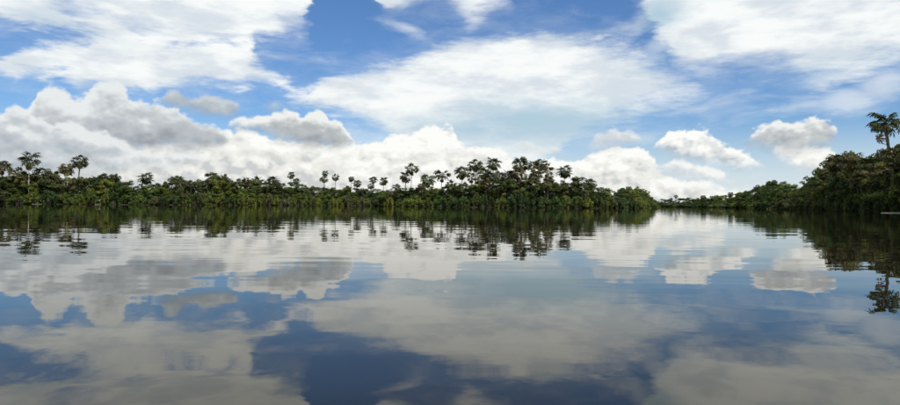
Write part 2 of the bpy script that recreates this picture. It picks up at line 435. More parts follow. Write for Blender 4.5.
# black, tannin-stained water: a mirror by Fresnel's law over a little brown scatter; weak reflection of polarised blue sky is painted into the gloss tint
fr = n.node('ShaderNodeFresnel'); fr.inputs['IOR'].default_value = 1.333
n.put(fr.inputs['Normal'], bp.outputs[0])
gl = n.node('ShaderNodeBsdfGlossy')
n.put(gl.inputs['Color'], n.mix(n.rng(fr.outputs[0], 0.15, 0.62), (0.95, 0.925, 0.86, 1), (1.0, 0.995, 0.97, 1)))
gl.inputs['Roughness'].default_value = 0.0
n.put(gl.inputs['Normal'], bp.outputs[0])
df = n.node('ShaderNodeBsdfDiffuse')
df.inputs['Color'].default_value = (0.010, 0.0085, 0.0055, 1)
mx = n.node('ShaderNodeMixShader')
n.put(mx.inputs[0], fr.outputs[0])
n.t.links.new(df.outputs[0], mx.inputs[1]); n.t.links.new(gl.outputs[0], mx.inputs[2])
out(n, mx.outputs[0])
me = bpy.data.meshes.new('river')
me.from_pydata([(-12000, -3000, 0), (12000, -3000, 0), (12000, 14000, 0), (-12000, 14000, 0)], [], [(0, 1, 2, 3)])
me.materials.append(m)
river = tag(link('river', me), kind='structure')

# ------------------------------------------------------------------ banks
def world_x(px, Y): return (px - 450) / F * Y
def pix_x(X, Y): return 450 + F * X / Y
# waterlines, as (bearing in photograph pixels, distance in metres)
SHORES = {
    'left': ([(-150, 205), (-60, 222), (0, 235), (100, 250), (200, 270), (300, 300), (395, 335), (450, 360)], (0.1, 1)),
    'island': ([(386, 300), (391, 272), (420, 262), (480, 255), (550, 250), (600, 254), (635, 270), (652, 300), (656, 345)], (-0.25, 1)),
    'far': ([(560, 1050), (640, 950), (690, 800), (725, 620), (748, 480), (765, 390), (780, 330), (796, 285)], (0.55, 0.85)),
    'right': ([(790, 300), (800, 258), (815, 225), (835, 196), (860, 170), (900, 143), (960, 120), (1020, 108)], (1, 0.5)),
}
# skyline of the closed canopy, in photograph pixels
SKYLINE = {
    'left': [(-150, 168), (-60, 170), (0, 174), (20, 171), (45, 171), (60, 176), (85, 175), (110, 175), (122, 180), (150, 182), (165, 182), (178, 177), (190, 179), (205, 176), (212, 174), (225, 177), (240, 179), (258, 178), (270, 180), (300, 183), (315, 186), (345, 186), (360, 188), (380, 189), (400, 190), (450, 190)],
    'island': [(380, 191), (400, 188), (430, 186), (450, 184), (462, 183), (470, 181), (490, 178), (515, 176), (545, 176), (558, 182), (578, 179), (590, 181), (597, 185), (606, 188), (616, 191), (626, 188), (636, 188), (645, 193), (652, 199), (660, 205)],
    'far': [(560, 201), (640, 200.8), (660, 200.8), (690, 200), (720, 198), (735, 197), (745, 192), (752, 194), (760, 190), (768, 187), (775, 186), (782, 188), (790, 190), (800, 192)],
    'right': [(780, 196), (792, 191), (800, 186), (810, 180), (820, 172), (828, 163), (838, 154), (850, 153), (862, 157), (872, 155), (884, 150), (895, 145), (910, 138), (960, 130), (1030, 120)],
}
def interp(tab, x): return float(np.interp(x, [t[0] for t in tab], [t[1] for t in tab]))
def height_at(px, py, Y): return CAM_H + (horizon(px) - py) / F * Y

class Bank:
    def __init__(self, key):
        pts, inw = SHORES[key]
        self.key = key
        self.p = np.array([(world_x(x, Y), Y) for x, Y in pts])
        d = np.hypot(*np.diff(self.p, axis=0).T)
        self.s = np.concatenate([[0], np.cumsum(d)])
        self.len = self.s[-1]
        self.inw = np.array(inw) / np.hypot(*inw)
    def at(self, s, depth=0.0):
        x = np.interp(s, self.s, self.p[:, 0]); y = np.interp(s, self.s, self.p[:, 1])
        return x + self.inw[0] * depth, y + self.inw[1] * depth
    def s_of_px(self, px):
        ss = np.linspace(0, self.len, 800)
        xs = np.array([pix_x(*self.at(s)) for s in ss])
        return ss[int(np.argmin(np.abs(xs - px)))]
BANK = {k: Bank(k) for k in SHORES}

m, n = new_mat('bank_soil')
g = n.node('ShaderNodeNewGeometry')
f = n.noise(g.outputs['Position'], 0.8, 6.0, 0.65)
c = n.mix(n.rng(f, 0.35, 0.65), (0.016, 0.012, 0.008, 1), (0.040, 0.036, 0.016, 1))
bp = n.node('ShaderNodeBump'); bp.inputs['Strength'].default_value = 0.8; bp.inputs['Distance'].default_value = 0.2
n.put(bp.inputs['Height'], f)
out(n, principled(n, c, 0.95, 0.2, bp.outputs[0]).outputs[0])
SOIL = m
def build_land(key, name, depth):
    b = BANK[key]
    N = max(24, int(b.len / 3)); rows = [(-0.8, -0.35), (0.15, 0.12), (2.5, 0.45), (8, 0.7), (depth * 0.6, 0.9), (depth, 0.9)]
    V = []; Fc = []
    for i in range(N + 1):
        s = b.len * i / N
        for j, (d, z) in enumerate(rows):
            wob = 0.5 * math.sin(s * 0.9 + j) + 0.35 * math.sin(s * 2.3 + 2 * j)
            x, y = b.at(s, d + wob * (1 if j < 3 else 2))
            V.append((x, y, z + (0.08 * math.sin(s * 1.7 + j * 1.3) if j else 0)))
    k = len(rows)
    for i in range(N):
        for j in range(k - 1):
            a = i * k + j
            Fc.append((a, a + k, a + k + 1, a + 1))
    me = bpy.data.meshes.new(name); me.from_pydata(V, [], Fc); me.materials.append(SOIL)
    for p in me.polygons: p.use_smooth = True
    tag(link(name, me), kind='structure')
build_land('left', 'left_river_bank', 140)
build_land('island', 'wooded_point', 60)
build_land('far', 'far_river_bank', 400)
build_land('right', 'right_river_bank', 160)

# ------------------------------------------------------------------ plant meshes
def unit(v): return v / np.maximum(np.linalg.norm(v, axis=-1, keepdims=True), 1e-9)

class Geo:
    """collects quads and triangles with a per-face tint, becomes one mesh"""
    def __init__(self): self.v = []; self.f = []; self.t = []; self.mi = []; self.n = 0
    def quads(self, q, tint, mi=0):                     # q: (N,4,3)
        N = len(q)
        self.v.append(q.reshape(-1, 3))
        self.f.append(np.arange(N * 4).reshape(N, 4) + self.n)
        self.t.append(np.repeat(tint, 4)); self.mi.append(np.full(N, mi))
        self.n += N * 4
    def tube(self, pts, rad, sides=6, mi=0):
        pts = np.asarray(pts, float); K = len(pts)
        tan = unit(np.gradient(pts, axis=0))
        ref = np.array([0.3, 1.0, 0.2]); 
        a = unit(np.cross(tan, ref)); b = np.cross(tan, a)
        an = np.linspace(0, 2 * math.pi, sides, endpoint=False)
        ring = pts[:, None] + np.asarray(rad)[:, None, None] * (np.cos(an)[None, :, None] * a[:, None] + np.sin(an)[None, :, None] * b[:, None])
        q = []
        for i in range(K - 1):
            for j in range(sides):
                k = (j + 1) % sides
                q.append((ring[i, j], ring[i, k], ring[i + 1, k], ring[i + 1, j]))
        self.quads(np.array(q), np.full(len(q), 0.5), mi)
    def mesh(self, name, mats, smooth=False):
        v = np.concatenate(self.v); f = np.concatenate(self.f); t = np.concatenate(self.t); mi = np.concatenate(self.mi)
        me = bpy.data.meshes.new(name)
        me.vertices.add(len(v)); me.vertices.foreach_set('co', v.astype(np.float32).ravel())
        me.loops.add(f.size); me.loops.foreach_set('vertex_index', f.astype(np.int32).ravel())
        me.polygons.add(len(f)); me.polygons.foreach_set('loop_start', np.arange(0, f.size, 4, dtype=np.int32))
        me.polygons.foreach_set('material_index', mi.astype(np.int32))
        if smooth: me.polygons.foreach_set('use_smooth', np.ones(len(f), dtype=bool))
        at = me.attributes.new('tint', 'FLOAT', 'POINT'); at.data.foreach_set('value', t.astype(np.float32))
        for x in mats: me.materials.append(x)
        me.update(); me.validate()
        return me

def leaf_quads(pos, nrm, rng, size):
    N = len(pos)
    nrm = unit(nrm)
    r = unit(rng.normal(size=(N, 3)))
    a = unit(np.cross(nrm, r)); b = np.cross(nrm, a)
    L = (size * rng.uniform(0.7, 1.4, N))[:, None]; W = L * rng.uniform(0.35, 0.6, N)[:, None]
    bend = nrm * L * rng.uniform(-0.25, 0.05, N)[:, None]
    return np.stack([pos - a * L * .5 + bend, pos + b * W * .5, pos + a * L * .5 + bend, pos - b * W * .5], axis=1)

def clump_leaves(g, centres, radii, per, size, rng, squash=0.75, mi=0):
    for c, r in zip(centres, radii):
        k = int(per * rng.uniform(0.75, 1.25) * max(r, 0.3) ** 1.3)
        d = unit(rng.normal(size=(k, 3)))
        rad = r * rng.uniform(0.25, 1.0, k) ** 0.5
        pos = c + d * rad[:, None] * np.array([1, 1, squash])
        nr = d * 0.7 + np.array([0, 0, 0.55]) + rng.normal(size=(k, 3)) * 0.45
        ct = rng.uniform(0.15, 0.75)
        g.quads(leaf_quads(pos, nr, rng, size), np.clip(ct + rng.normal(size=k) * 0.2, 0, 1), mi)

def make_broadleaf(seed, tall=1.0, size=0.5):
    """a tree 10 m high: branching trunk mesh and crown mesh"""
    rng = np.random.default_rng(seed)
    tr, cr = Geo(), Geo()
    H = 10.0
    fork = rng.uniform(2.2, 3.6)
    lean = rng.normal(size=2) * 0.35
    base = np.array([[0, 0, -0.5], [lean[0] * .3, lean[1] * .3, fork * .5], [lean[0], lean[1], fork]])
    tr.tube(base, [0.26, 0.2, 0.17], 7)
    cs, rs = [], []
    nl = rng.integers(6, 9)
    rx = rng.uniform(2.7, 3.6) / tall
    for i in range(nl):
        az = 2 * math.pi * (i + rng.uniform(-.3, .3)) / nl
        hi = rng.uniform(0.38, 0.9) if i else 0.93
        out_r = rx * math.sqrt(max(0.05, 1 - ((hi - 0.55) / 0.45) ** 2)) * rng.uniform(0.6, 1.0)
        if i == 0: out_r *= 0.3
        tip = np.array([lean[0] + math.cos(az) * out_r, lean[1] + math.sin(az) * out_r, hi * H - 0.7])
        mid = base[2] * .5 + tip * .5 + np.array([0, 0, -0.3]) + rng.normal(size=3) * 0.25
        tr.tube([base[2], mid, tip], [0.11, 0.075, 0.03], 5)
        for k in range(rng.integers(3, 6)):
            c = tip + rng.normal(size=3) * np.array([0.95, 0.95, 0.6])
            c[2] = min(c[2], H - 0.55)
            cs.append(c); rs.append(rng.uniform(0.55, 1.15))
            tr.tube([mid * .4 + tip * .6, (tip + c) / 2 + rng.normal(size=3) * .1, c], [0.045, 0.03, 0.012], 4)
    for k in range(7):                                   # leafy twigs low on the stem
        az = rng.uniform(0, 6.28); c = np.array([math.cos(az) * rx * .6, math.sin(az) * rx * .6, rng.uniform(1.8, 4.2)])
        cs.append(c); rs.append(rng.uniform(0.5, 0.95))
        tr.tube([base[1], (base[1] + c) / 2 + np.array([0, 0, .2]), c], [0.05, 0.035, 0.012], 4)
    clump_leaves(cr, cs, rs, 95, size, rng)
    return tr, cr

def make_bush(seed, size=0.45):
    """waterside thicket 4 m high, 6-7 m wide, boughs bending down to the water"""
    rng = np.random.default_rng(seed)
    st, fo = Geo(), Geo()
    cs, rs = [], []
    for i in range(13):
        az = rng.uniform(0, 2 * math.pi); reach = rng.uniform(0.8, 3.2); top = rng.uniform(2.2, 3.7) * math.sqrt(1 - (reach / 4.2) ** 2)
        r0 = np.array([math.cos(az), math.sin(az), 0])
        p0 = np.append(rng.normal(size=2) * 0.3, -0.5)
        mid = r0 * reach * .5 + np.array([0, 0, top]); tip = r0 * reach + np.array([0, 0, top * rng.uniform(0.55, 0.95)])
        st.tube([p0, (p0 + mid) / 2 + rng.normal(size=3) * .15, mid, tip], [0.06, 0.05, 0.035, 0.015], 4)
        cs += [mid + rng.normal(size=3) * .25, tip]; rs += [rng.uniform(0.6, 1.0), rng.uniform(0.55, 0.95)]
        if rng.random() < 0.75:                           # bough hanging to the water
            low = r0 * (reach + rng.uniform(0.1, 0.6)) + np.array([0, 0, rng.uniform(0.25, 1.1)])
            st.tube([tip, (tip + low) / 2 + r0 * .25, low], [0.02, 0.015, 0.008], 4)
            cs.append(low); rs.append(rng.uniform(0.4, 0.75))
    clump_leaves(fo, cs, rs, 95, size, rng, 0.8)
    f = fo.v
    for a in f: a[:, 2] = np.maximum(a[:, 2], 0.03)
    return st, fo

def fan_leaf(rng, R_=1.0, pet=1.5, droop=0.5, segs=15, nod=0.6):
    """one fan-palm leaf along +x: petiole, then a pleated fan of drooping segments; (N,4,3) quads"""
    q = []
    sag = -0.10 * pet
    w_ = 0.035
    hub = np.array([pet, 0, sag])
    cn, sn = math.cos(nod), math.sin(nod)
    q.append([(0, -w_, 0), (0, w_, 0), (pet, w_ * .7, sag), (pet, -w_ * .7, sag)])
    q.append([(0, 0, -w_), (0, 0, w_), (pet, 0, sag + w_ * .7), (pet, 0, sag - w_ * .7)])
    def nodded(p):
        return hub + np.array([p[0] * cn + p[2] * sn, p[1], -p[0] * sn + p[2] * cn])
    for k in range(segs):
        a = math.radians(-152 + 304 * (k + 0.5) / segs + rng.normal() * 4)
        L = R_ * rng.uniform(0.85, 1.12) * (0.85 + 0.22 * math.cos(a))
        d = np.array([math.cos(a), math.sin(a), 0]); s = np.array([-d[1], d[0], 0])
        wd = R_ * 1.65 / segs
        fold = 0.05 * R_ * (1 if k % 2 else -1)
        m1 = d * L * 0.6 + np.array([0, 0, -droop * L * 0.14 + fold])
        dn = droop * rng.uniform(0.6, 1.4)
        tip = m1 + d * L * 0.42 * math.cos(dn) + np.array([0, 0, -L * 0.5 * math.sin(dn)])
        o = d * 0.0
        q.append([nodded(o - s * wd * .15), nodded(o + s * wd * .15), nodded(m1 + s * wd), nodded(m1 - s * wd)])
        q.append([nodded(m1 - s * wd), nodded(m1 + s * wd), nodded(tip + s * wd * .25), nodded(tip - s * wd * .25)])
    return np.array(q, float)

def turn(q, az, el, roll):
    ca, sa = math.cos(az), math.sin(az); ce, se = math.cos(el), math.sin(el); cr, sr = math.cos(roll), math.sin(roll)
    Mx = np.array([[1, 0, 0], [0, cr, -sr], [0, sr, cr]]); My = np.array([[ce, 0, -se], [0, 1, 0], [se, 0, ce]]); Mz = np.array([[ca, -sa, 0], [sa, ca, 0], [0, 0, 1]])
    return q @ (Mz @ My @ Mx).T

def frond_layout(rng, n=22, low=-35):
    """directions (azimuth, elevation) of a crown's leaves"""
    L = []
    for i in range(n):
        az = i * 2.39996 + rng.normal() * 0.15
        el = math.radians(78 - (78 - low) * ((i + 0.5) / n) ** 0.85 + rng.normal() * 7)
        L.append((az, el))
    return L

def make_crown(seed, n=22, low=-35, dead=6, mats=('palm', 'dead')):
    """palm crown about 5.4 m across, centred on the head of the trunk"""
    rng = np.random.default_rng(seed)
    g, dd = Geo(), Geo()
    for az, el in frond_layout(rng, n, low):
        pet = rng.uniform(1.0, 2.0)
        q = turn(fan_leaf(rng, rng.uniform(0.85, 1.15), pet, rng.uniform(0.4, 0.9), 12, rng.uniform(0.1, 0.75)), az, el, rng.normal() * 0.45)
        g.quads(q, np.clip(rng.uniform(0.1, 0.85) + rng.normal(size=len(q)) * 0.1, 0, 1))
    for k in range(dead):
        az = rng.uniform(0, 6.28)
        q = turn(fan_leaf(rng, rng.uniform(0.7, 0.95), rng.uniform(0.9, 1.4), 1.2, 9), az, math.radians(rng.uniform(-82, -55)), rng.normal() * 0.3)
        dd.quads(q + np.array([0, 0, -0.1]), np.clip(rng.uniform(0.1, 0.9) + rng.normal(size=len(q)) * 0.1, 0, 1))
    return g, dd

def make_trunk(seed, lean):
    """palm trunk of unit height (scaled per palm) with a swollen foot and leaf-scar rings"""
    rng = np.random.default_rng(seed)
    g = Geo(); K = 22
    z = np.linspace(-0.03, 1.0, K)
    ph = rng.uniform(0, 6.28)
    x = lean * z ** 1.7 + 0.006 * np.sin(z * 5 + ph) * z; y = 0.008 * np.sin(z * 4 + ph * 2) * z
    r = 0.135 + 0.09 * np.exp(-z * 14) - 0.015 * z + 0.010 * (np.arange(K) % 2)
    x -= x[-1] * 0; 
    # horizontal metres, vertical in units of the trunk height
    g.tube(np.stack([x * 14, y * 14, z], 1), r, 8)
    return g, (float(x[-1] * 14), float(y[-1] * 14))

BROAD = {}
for tone in ('dark', 'olive', 'yellow', 'grey'):
    BROAD[tone] = []
    for i in range(4):
        seed = 100 + i * 7 + sum(map(ord, tone))
        t_, c_ = make_broadleaf(seed, 1.0 if i % 2 else 1.2)
        BROAD[tone].append((t_.mesh('tree_trunk', [MAT['bark']], True), c_.mesh('tree_crown', [MAT[tone]])))
BUSH = {}
for tone in ('dark', 'olive', 'yellow', 'grey'):
    BUSH[tone] = []
    for i in range(3):
        s_, f_ = make_bush(300 + i * 11 + sum(map(ord, tone)))
        BUSH[tone].append((s_.mesh('bush_stems', [MAT['bark']]), f_.mesh('bush_foliage', [MAT[tone]])))
CROWN = {}
for tone in ('palm', 'palm_warm'):
    CROWN[tone] = []
    for i in range(6):
        g_, d_ = make_crown(500 + i + len(tone) * 17, (20, 30, 24, 27, 22, 32)[i], (-28, -40, -12, -34, -20, -44)[i], (6, 12, 4, 10, 8, 14)[i])
        CROWN[tone].append((g_.mesh('palm_crown', [MAT[tone]]), d_.mesh('dead_fronds', [MAT['dead']])))
TRUNK = []
for i, ln in enumerate((0.0, 0.03, -0.03, 0.08, -0.17)):
    g_, tip = make_trunk(700 + i, ln)
    TRUNK.append({k: g_.mesh('palm_trunk', [MAT[k]], True) for k in ('trunk_palm', 'trunk_pale')} | {'tip': tip})
FROND = {}
for tone in ('palm', 'palm_warm', 'dead'):
    FROND[tone] = []
    for i in range(4):
        rng = np.random.default_rng(900 + i)
        g_ = Geo(); q = fan_leaf(rng, 1.08, 1.1 + 0.28 * i, 1.2 if tone == 'dead' else 0.5 + 0.1 * i, 15, 0.2 + 0.17 * i)
        g_.quads(q, np.clip(rng.uniform(0.2, 0.8) + rng.normal(size=len(q)) * 0.12, 0, 1))
        FROND[tone].append(g_.mesh('frond', [MAT[tone]]))

# ------------------------------------------------------------------ palms
THINGS = []                      # (object, kind, bank, bearing px, distance) for the labels
def palm(x, ytop, wpx, bank, depth, label, group, tone='palm', lean=0, pale=False, fronds=False, seed=0, Y=None):
    rng = random.Random(int(x * 13 + ytop * 7 + seed))
    b = BANK[bank]
    if Y is None:
        s = b.s_of_px(x); X, Y = b.at(s, depth)
    X = world_x(x, Y)
    crown_r = wpx / 2 / F * Y
    sc = crown_r / 2.5 * {'island': 1.40, 'left': 1.15}.get(bank, 1.0)
    H = height_at(x, ytop, Y) - crown_r * 0.84
    H = max(H, 1.0) - (0.4 if bank == 'island' else 0)
    tv = TRUNK[lean]
    wsc = min(1.0, max(0.8, sc))
    tipx, tipy = tv['tip'][0] * wsc, tv['tip'][1] * wsc
    root = link('palm_tree', None, None, (X - tipx, Y - tipy, 0.25))
    tag(root, label, 'palm', group)
    link('trunk', tv['trunk_pale' if pale else 'trunk_palm'], root, (0, 0, 0), (0, 0, 0), (wsc, wsc, H - 0.25))
    top = (tipx, tipy, H - 0.25)
    rz = rng.uniform(0, 6.28)
    if fronds:                    # near or large crown: each leaf can be told apart
        nrng = np.random.default_rng(int(x * 5 + ytop))
        for az, el in frond_layout(nrng, fronds - 4, -26):
            el = min(el, R(64))
            link('frond', rng.choice(FROND[tone]), root, top, (0, 0, 0), (1, 1, 1))
            o = COL.objects[-1]
            mtx = Matrix.Rotation(az + rz, 4, 'Z') @ Matrix.Rotation(-el, 4, 'Y') @ Matrix.Rotation(nrng.normal() * 0.35, 4, 'X')
            o.matrix_local = Matrix.Translation(top) @ mtx @ Matrix.Scale(sc * nrng.uniform(0.9, 1.08), 4)
        if bank == 'right' and ytop < 120:        # withered leaf hanging free on the left of the crown
            o = link('dead_frond', FROND['dead'][3], root)
            o.matrix_local = Matrix.Translation(top) @ Matrix.Rotation(math.pi, 4, 'Z') @ Matrix.Rotation(R(58), 4, 'Y') @ Matrix.Scale(sc * 1.25, 4)
        for k in range(1 if ytop < 120 else 5):
            o = link('dead_frond', rng.choice(FROND['dead']), root)
            mtx = Matrix.Rotation(nrng.uniform(0, 6.28), 4, 'Z') @ Matrix.Rotation(R(nrng.uniform(58, 80)), 4, 'Y')
            o.matrix_local = Matrix.Translation(top) @ mtx @ Matrix.Scale(sc * nrng.uniform(0.7, 0.95), 4)
    else:
        cm, dm = rng.choice(CROWN[tone])
        link('crown', cm, root, top, (0, 0, rz), (sc * rng.uniform(0.94, 1.1), sc * rng.uniform(0.94, 1.1), sc * rng.uniform(0.9, 1.05)))
        link('dead_fronds', dm, root, top, (0, 0, rz), (sc, sc, sc))
    return root

GL, GI, GR, GF = 'palms on the left bank', 'palms on the wooded point', 'palms on the right bank', 'palms on the far bank'
P_LEFT = [
    (2, 160.5, 17, 8, 'brownish palm cut off by the left edge of the photo', dict(tone='palm_warm', fronds=30)),
    (29, 152, 20, 3, 'lone slender palm with a long pale trunk on the left bank', dict(pale=True, fronds=24)),
    (20, 168, 20, 7, 'squat round-headed palm just left of the pale-trunked palm', dict(tone='palm_warm')),
    (43, 167, 19, 7, 'squat round-headed palm just right of the pale-trunked palm', dict()),
    (66, 163, 15, 9, 'shorter left one of the two close palms near the left edge', dict(tone='palm_warm')),
    (80, 156, 15, 9, 'taller right one of the two close palms near the left edge', dict(lean=3)),
    (55, 175, 14, 6, 'low palm between the squat palms and the close pair', dict(tone='palm_warm')),
    (108, 173, 16, 9, 'broad dark palm crown topping the left bank right of the close pair', dict()),
    (146, 173, 14, 7, 'solitary bushy-headed palm rising from a dip in the left treeline', dict()),
    (178, 176, 13, 12, 'low palm at the left end of the dark middle hump of the left bank', dict()),
    (212, 172, 13, 13, 'highest palm crown on the dark hump of the left bank', dict()),
    (225, 176, 12, 10, 'palm crown next right of the highest crown of the dark hump', dict(tone='palm_warm')),
    (241, 178, 10, 10, 'small palm crown midway along the left bank skyline', dict()),
    (257, 177, 13, 12, 'rounded palm crown at the right end of the dark hump', dict()),
    (273, 176, 11, 9, 'grey-green palm standing left of the thin far palm', dict(tone='palm_warm')),
    (291, 172, 8, 12, 'thin palm with a small head standing above the left bank', dict()),
    (296, 178, 8, 9, 'shorter palm touching the thin small-headed palm on its right', dict()),
    (325, 171, 7, 14, 'taller of the two palms with stacked heads on the distant left bank', dict()),
    (323.5, 176, 8, 11, 'shorter palm whose head sits under the taller stacked one', dict(lean=2)),
    (335.5, 174.5, 8, 12, 'spindly lone palm right of the two stacked palm heads', dict()),
    (351, 176.5, 6.5, 14, 'small-headed palm left above a low spreading palm, distant left bank', dict()),
    (357, 180, 9, 10, 'low spreading palm halfway between the spindly palm and the paired palms', dict(lean=1)),
    (373, 176.5, 9, 11, 'left one of the paired palms before the wooded point begins', dict()),
    (383.5, 177.5, 9, 12, 'right one of the paired palms before the wooded point begins', dict(lean=1)),
    (371, 183.5, 7, 9, 'stunted palm under the left one of the paired palms', dict()),
]
P_ISL = [
    (411.5, 164, 11.5, 12, 'tall slim palm with bare trunk near left end of the point', dict(lean=1)),
    (405, 172, 10, 12, 'palm leaning into the tall slim palm from its left', dict(lean=2)),
    (396, 183, 7, 7, 'small palm at the left tip of the wooded point', dict()),
    (428, 174.5, 13, 12, 'wide-headed palm, left of two standing apart mid-left of the point', dict()),
    (422, 182, 9, 8, 'drooping low palm at the foot of the wide-headed palm', dict(tone='palm_warm')),
    (441.5, 170, 12.5, 14, 'ball-headed palm right of the wide-headed one on the point', dict()),
    (451, 181, 9, 8, 'low palm right of the ball-headed palm', dict()),
    (462, 166.5, 13, 13, 'broad palm at the left of the long palm row', dict()),
    (471.5, 173, 10, 10, 'shorter palm between the broad palm and the tall straight one', dict(tone='palm_warm')),
    (475.5, 160, 12, 15, 'tall straight palm second from the left in the long row', dict()),
    (484, 168, 12, 12, 'dense palm filling the gap between two tall crowns', dict()),
    (480, 176, 10, 8, 'low palm below the dense gap-filling palm', dict(tone='palm_warm')),
    (493, 158.5, 12, 15, 'tall palm with rounded head in the middle of the row', dict()),
    (489, 172, 11, 9, 'palm half hidden below the tall rounded-head palm', dict()),
    (499, 171, 11, 11, 'low palm in the dip between the two highest crowns', dict()),
    (509, 170, 13, 11, 'shorter palm leaning left below the highest crown', dict(lean=2)),
    (520, 157.5, 15, 15, 'highest palm of the row, left of the reddish cluster', dict()),
    (517, 167, 13, 11, 'palm directly beneath the highest crown of the row', dict(tone='palm_warm')),
    (534, 161.5, 12, 15, 'left palm of the dense reddish-brown cluster', dict(tone='palm_warm')),
    (540.5, 159.5, 11, 16, 'top palm of the dense reddish-brown cluster', dict()),
    (546.5, 165, 13, 13, 'right palm of the dense cluster with hanging brown fronds', dict(tone='palm_warm')),
    (536, 170, 13, 10, 'lower palm in front of the dense reddish-brown cluster', dict(tone='palm_warm')),
    (564.5, 165.5, 13, 11, 'isolated palm with visible trunk just right of the cluster', dict(pale=False)),
    (578, 176, 11, 10, 'low palm first to the right of the isolated palm', dict()),
    (589, 178.5, 10, 10, 'low palm second to the right of the isolated palm', dict()),
]
P_RIGHT = [
    (884.5, 109.5, 33, 9, 'tall lone palm leaning against blue sky at the right edge', dict(fronds=30, lean=4)),
    (836, 152, 24, 6, 'big shaggy palm at the shoulder of the right bank', dict(tone='palm_warm', fronds=32)),
    (851, 151, 26, 7, 'big shaggy palm next to the shoulder palm of the right bank', dict(tone='palm_warm', fronds=32)),
    (868, 156, 22, 6, 'palm in the dip between the shaggy palms and the tall lone one', dict(fronds=30)),
    (893, 145, 27, 5, 'brown-tinged palm below the tall lone palm at the right edge', dict(tone='palm_warm', fronds=32)),
    (878, 164, 22, 4, 'low palm left below the brown-tinged palm, right bank', dict(tone='palm_warm', fronds=28)),
    (858, 172, 20, 3, 'low palm in the middle of the dark right bank face', dict(tone='palm_warm', fronds=28)),
    (820, 173, 15, 7, 'palm crown at the start of the rise of the right bank', dict()),
    (909, 144, 26, 6, 'palm just beyond the right edge of the photo', dict(tone='palm', fronds=28)),
]
P_FAR = [
    (676, 194.8, 5.0, 25, 'tiny palm standing clear above the distant bank', dict()),
    (671, 197.5, 4.0, 22, 'tiniest far palm, left of the clear-standing tiny one', dict()),
    (703, 194.8, 7, 16, 'small dark palm on the far bank left of its companion', dict()),
    (711.5, 195.5, 6, 15, 'small dark palm on the far bank right of its companion', dict()),
    (730.5, 191.8, 7, 14, 'far palm with a clear round head before the first tall tree', dict()),
]
for bk, grp, lst in (('left', GL, P_LEFT), ('island', GI, P_ISL), ('right', GR, P_RIGHT), ('far', GF, P_FAR)):
    for x, yt, wp, dep, lab, kw in lst:
        palm(x, yt, wp, bk, dep, lab, grp, **kw)

for bk, grp, x0, x1, gap, wpx in (('left', GL, -40, 392, 11.0, 11.5), ('island', GI, 392, 600, 9.5, 11.0), ('right', GR, 806, 930, 8.5, 18.0)):
    rng = random.Random(bk + 'canopy')
    x = x0
    while x < x1:
        w_ = wpx * rng.uniform(0.8, 1.2) * (1.25 if bk == 'left' and x < 130 else 1.0) * (0.8 if bk == 'left' and x > 280 else 1.0)
        o = palm(x, interp(SKYLINE[bk], x) + (rng.uniform(-2.0, 24.0) if bk == 'right' else rng.uniform(-1.0, 9.0)), w_, bk, (rng.uniform(1.5, 5.5) if bk == 'right' else rng.uniform(4.0, 12.0)), None, grp, tone=rng.choice(('palm', 'palm_warm', 'palm')), lean=rng.choice((0, 0, 1, 2)), seed=3)
        THINGS.append((o, 'palm', bk, x, '', None))
        x += gap * rng.uniform(0.6, 1.4)

# ------------------------------------------------------------------ trees and bushes
LANDMARK = {
    'left': [(2, 'the left-edge palm'), (31, 'the pale-trunked palm'), (73, 'the two close palms'), (108, 'the broad dark palm crown'), (146, 'the solitary bushy-headed palm'), (178, "the dark hump's left end"), (212, "the hump's highest palm"), (257, 'the rounded palm crown'), (291, 'the thin small-headed palm'), (325, 'the stacked palm heads'), (353, 'the low spreading palm'), (378, 'the paired palms')],
    'island': [(396, "the point's left tip"), (411, 'the tall slim palm'), (434, 'the wide-headed palm'), (462, "the row's broad palm"), (493, 'the tall rounded-head palm'), (520, "the row's highest palm"), (541, 'the reddish palm cluster'), (565, 'the isolated palm'), (589, 'the second low palm'), (625, "the point's low rounded end"), (652, "the point's right tip")],
    'far': [(676, 'the clear tiny palm'), (707, 'the two small dark palms'), (730, 'the round-headed far palm'), (746, 'the first tall far tree'), (775, 'the spreading dark tree'), (788, 'the yellow-green waterside tree')],
    'right': [(805, "the right bank's low start"), (820, "the rise's first palm"), (836, 'the shoulder palm'), (851, 'the second shaggy palm'), (868, 'the palm in the dip'), (886, 'the tall lone palm'), (909, 'the right photo edge')],
}
TONEWORD = {'': '', 'dark': 'dark green', 'olive': 'olive green', 'yellow': 'yellow-green', 'grey': 'grey-green'}
ORD = ['', 'second ', 'third ', 'fourth ', 'fifth ', 'sixth ', 'seventh ', 'eighth ', 'ninth ', 'tenth ', 'eleventh ', 'twelfth ']
def tree(X, Y, top, width, tone, kind, bank, rng, label=None):
    tm, cm = rng.choice(BROAD[tone])
    z0 = 0.3
    root = link('broadleaf_tree', None, None, (X, Y, z0))
    sz = (top - z0) / 10.0; sx = width / 6.4
    rz = rng.uniform(0, 6.28)
    link('trunk', tm, root, (0, 0, 0), (0, 0, rz), (sx, sx, sz))
    link('crown', cm, root, (0, 0, 0), (0, 0, rz), (sx, sx, sz))
    tag(root, label, 'tree')
    THINGS.append((root, kind, bank, pix_x(X, Y), tone, label))
def bush(X, Y, top, width, tone, bank, rng, label=None):
    sm, fm = rng.choice(BUSH[tone])
    root = link('waterside_bush', None, None, (X, Y, 0.0))
    sz = top / 4.0; sx = width / 6.6; rz = rng.uniform(0, 6.28)
    link('stems', sm, root, (0, 0, 0), (0, 0, rz), (sx, sx, sz))
    link('foliage', fm, root, (0, 0, 0), (0, 0, rz), (sx, sx, sz))
    tag(root, label, 'bush')
    THINGS.append((root, 'bush', bank, pix_x(X, Y), tone, label))

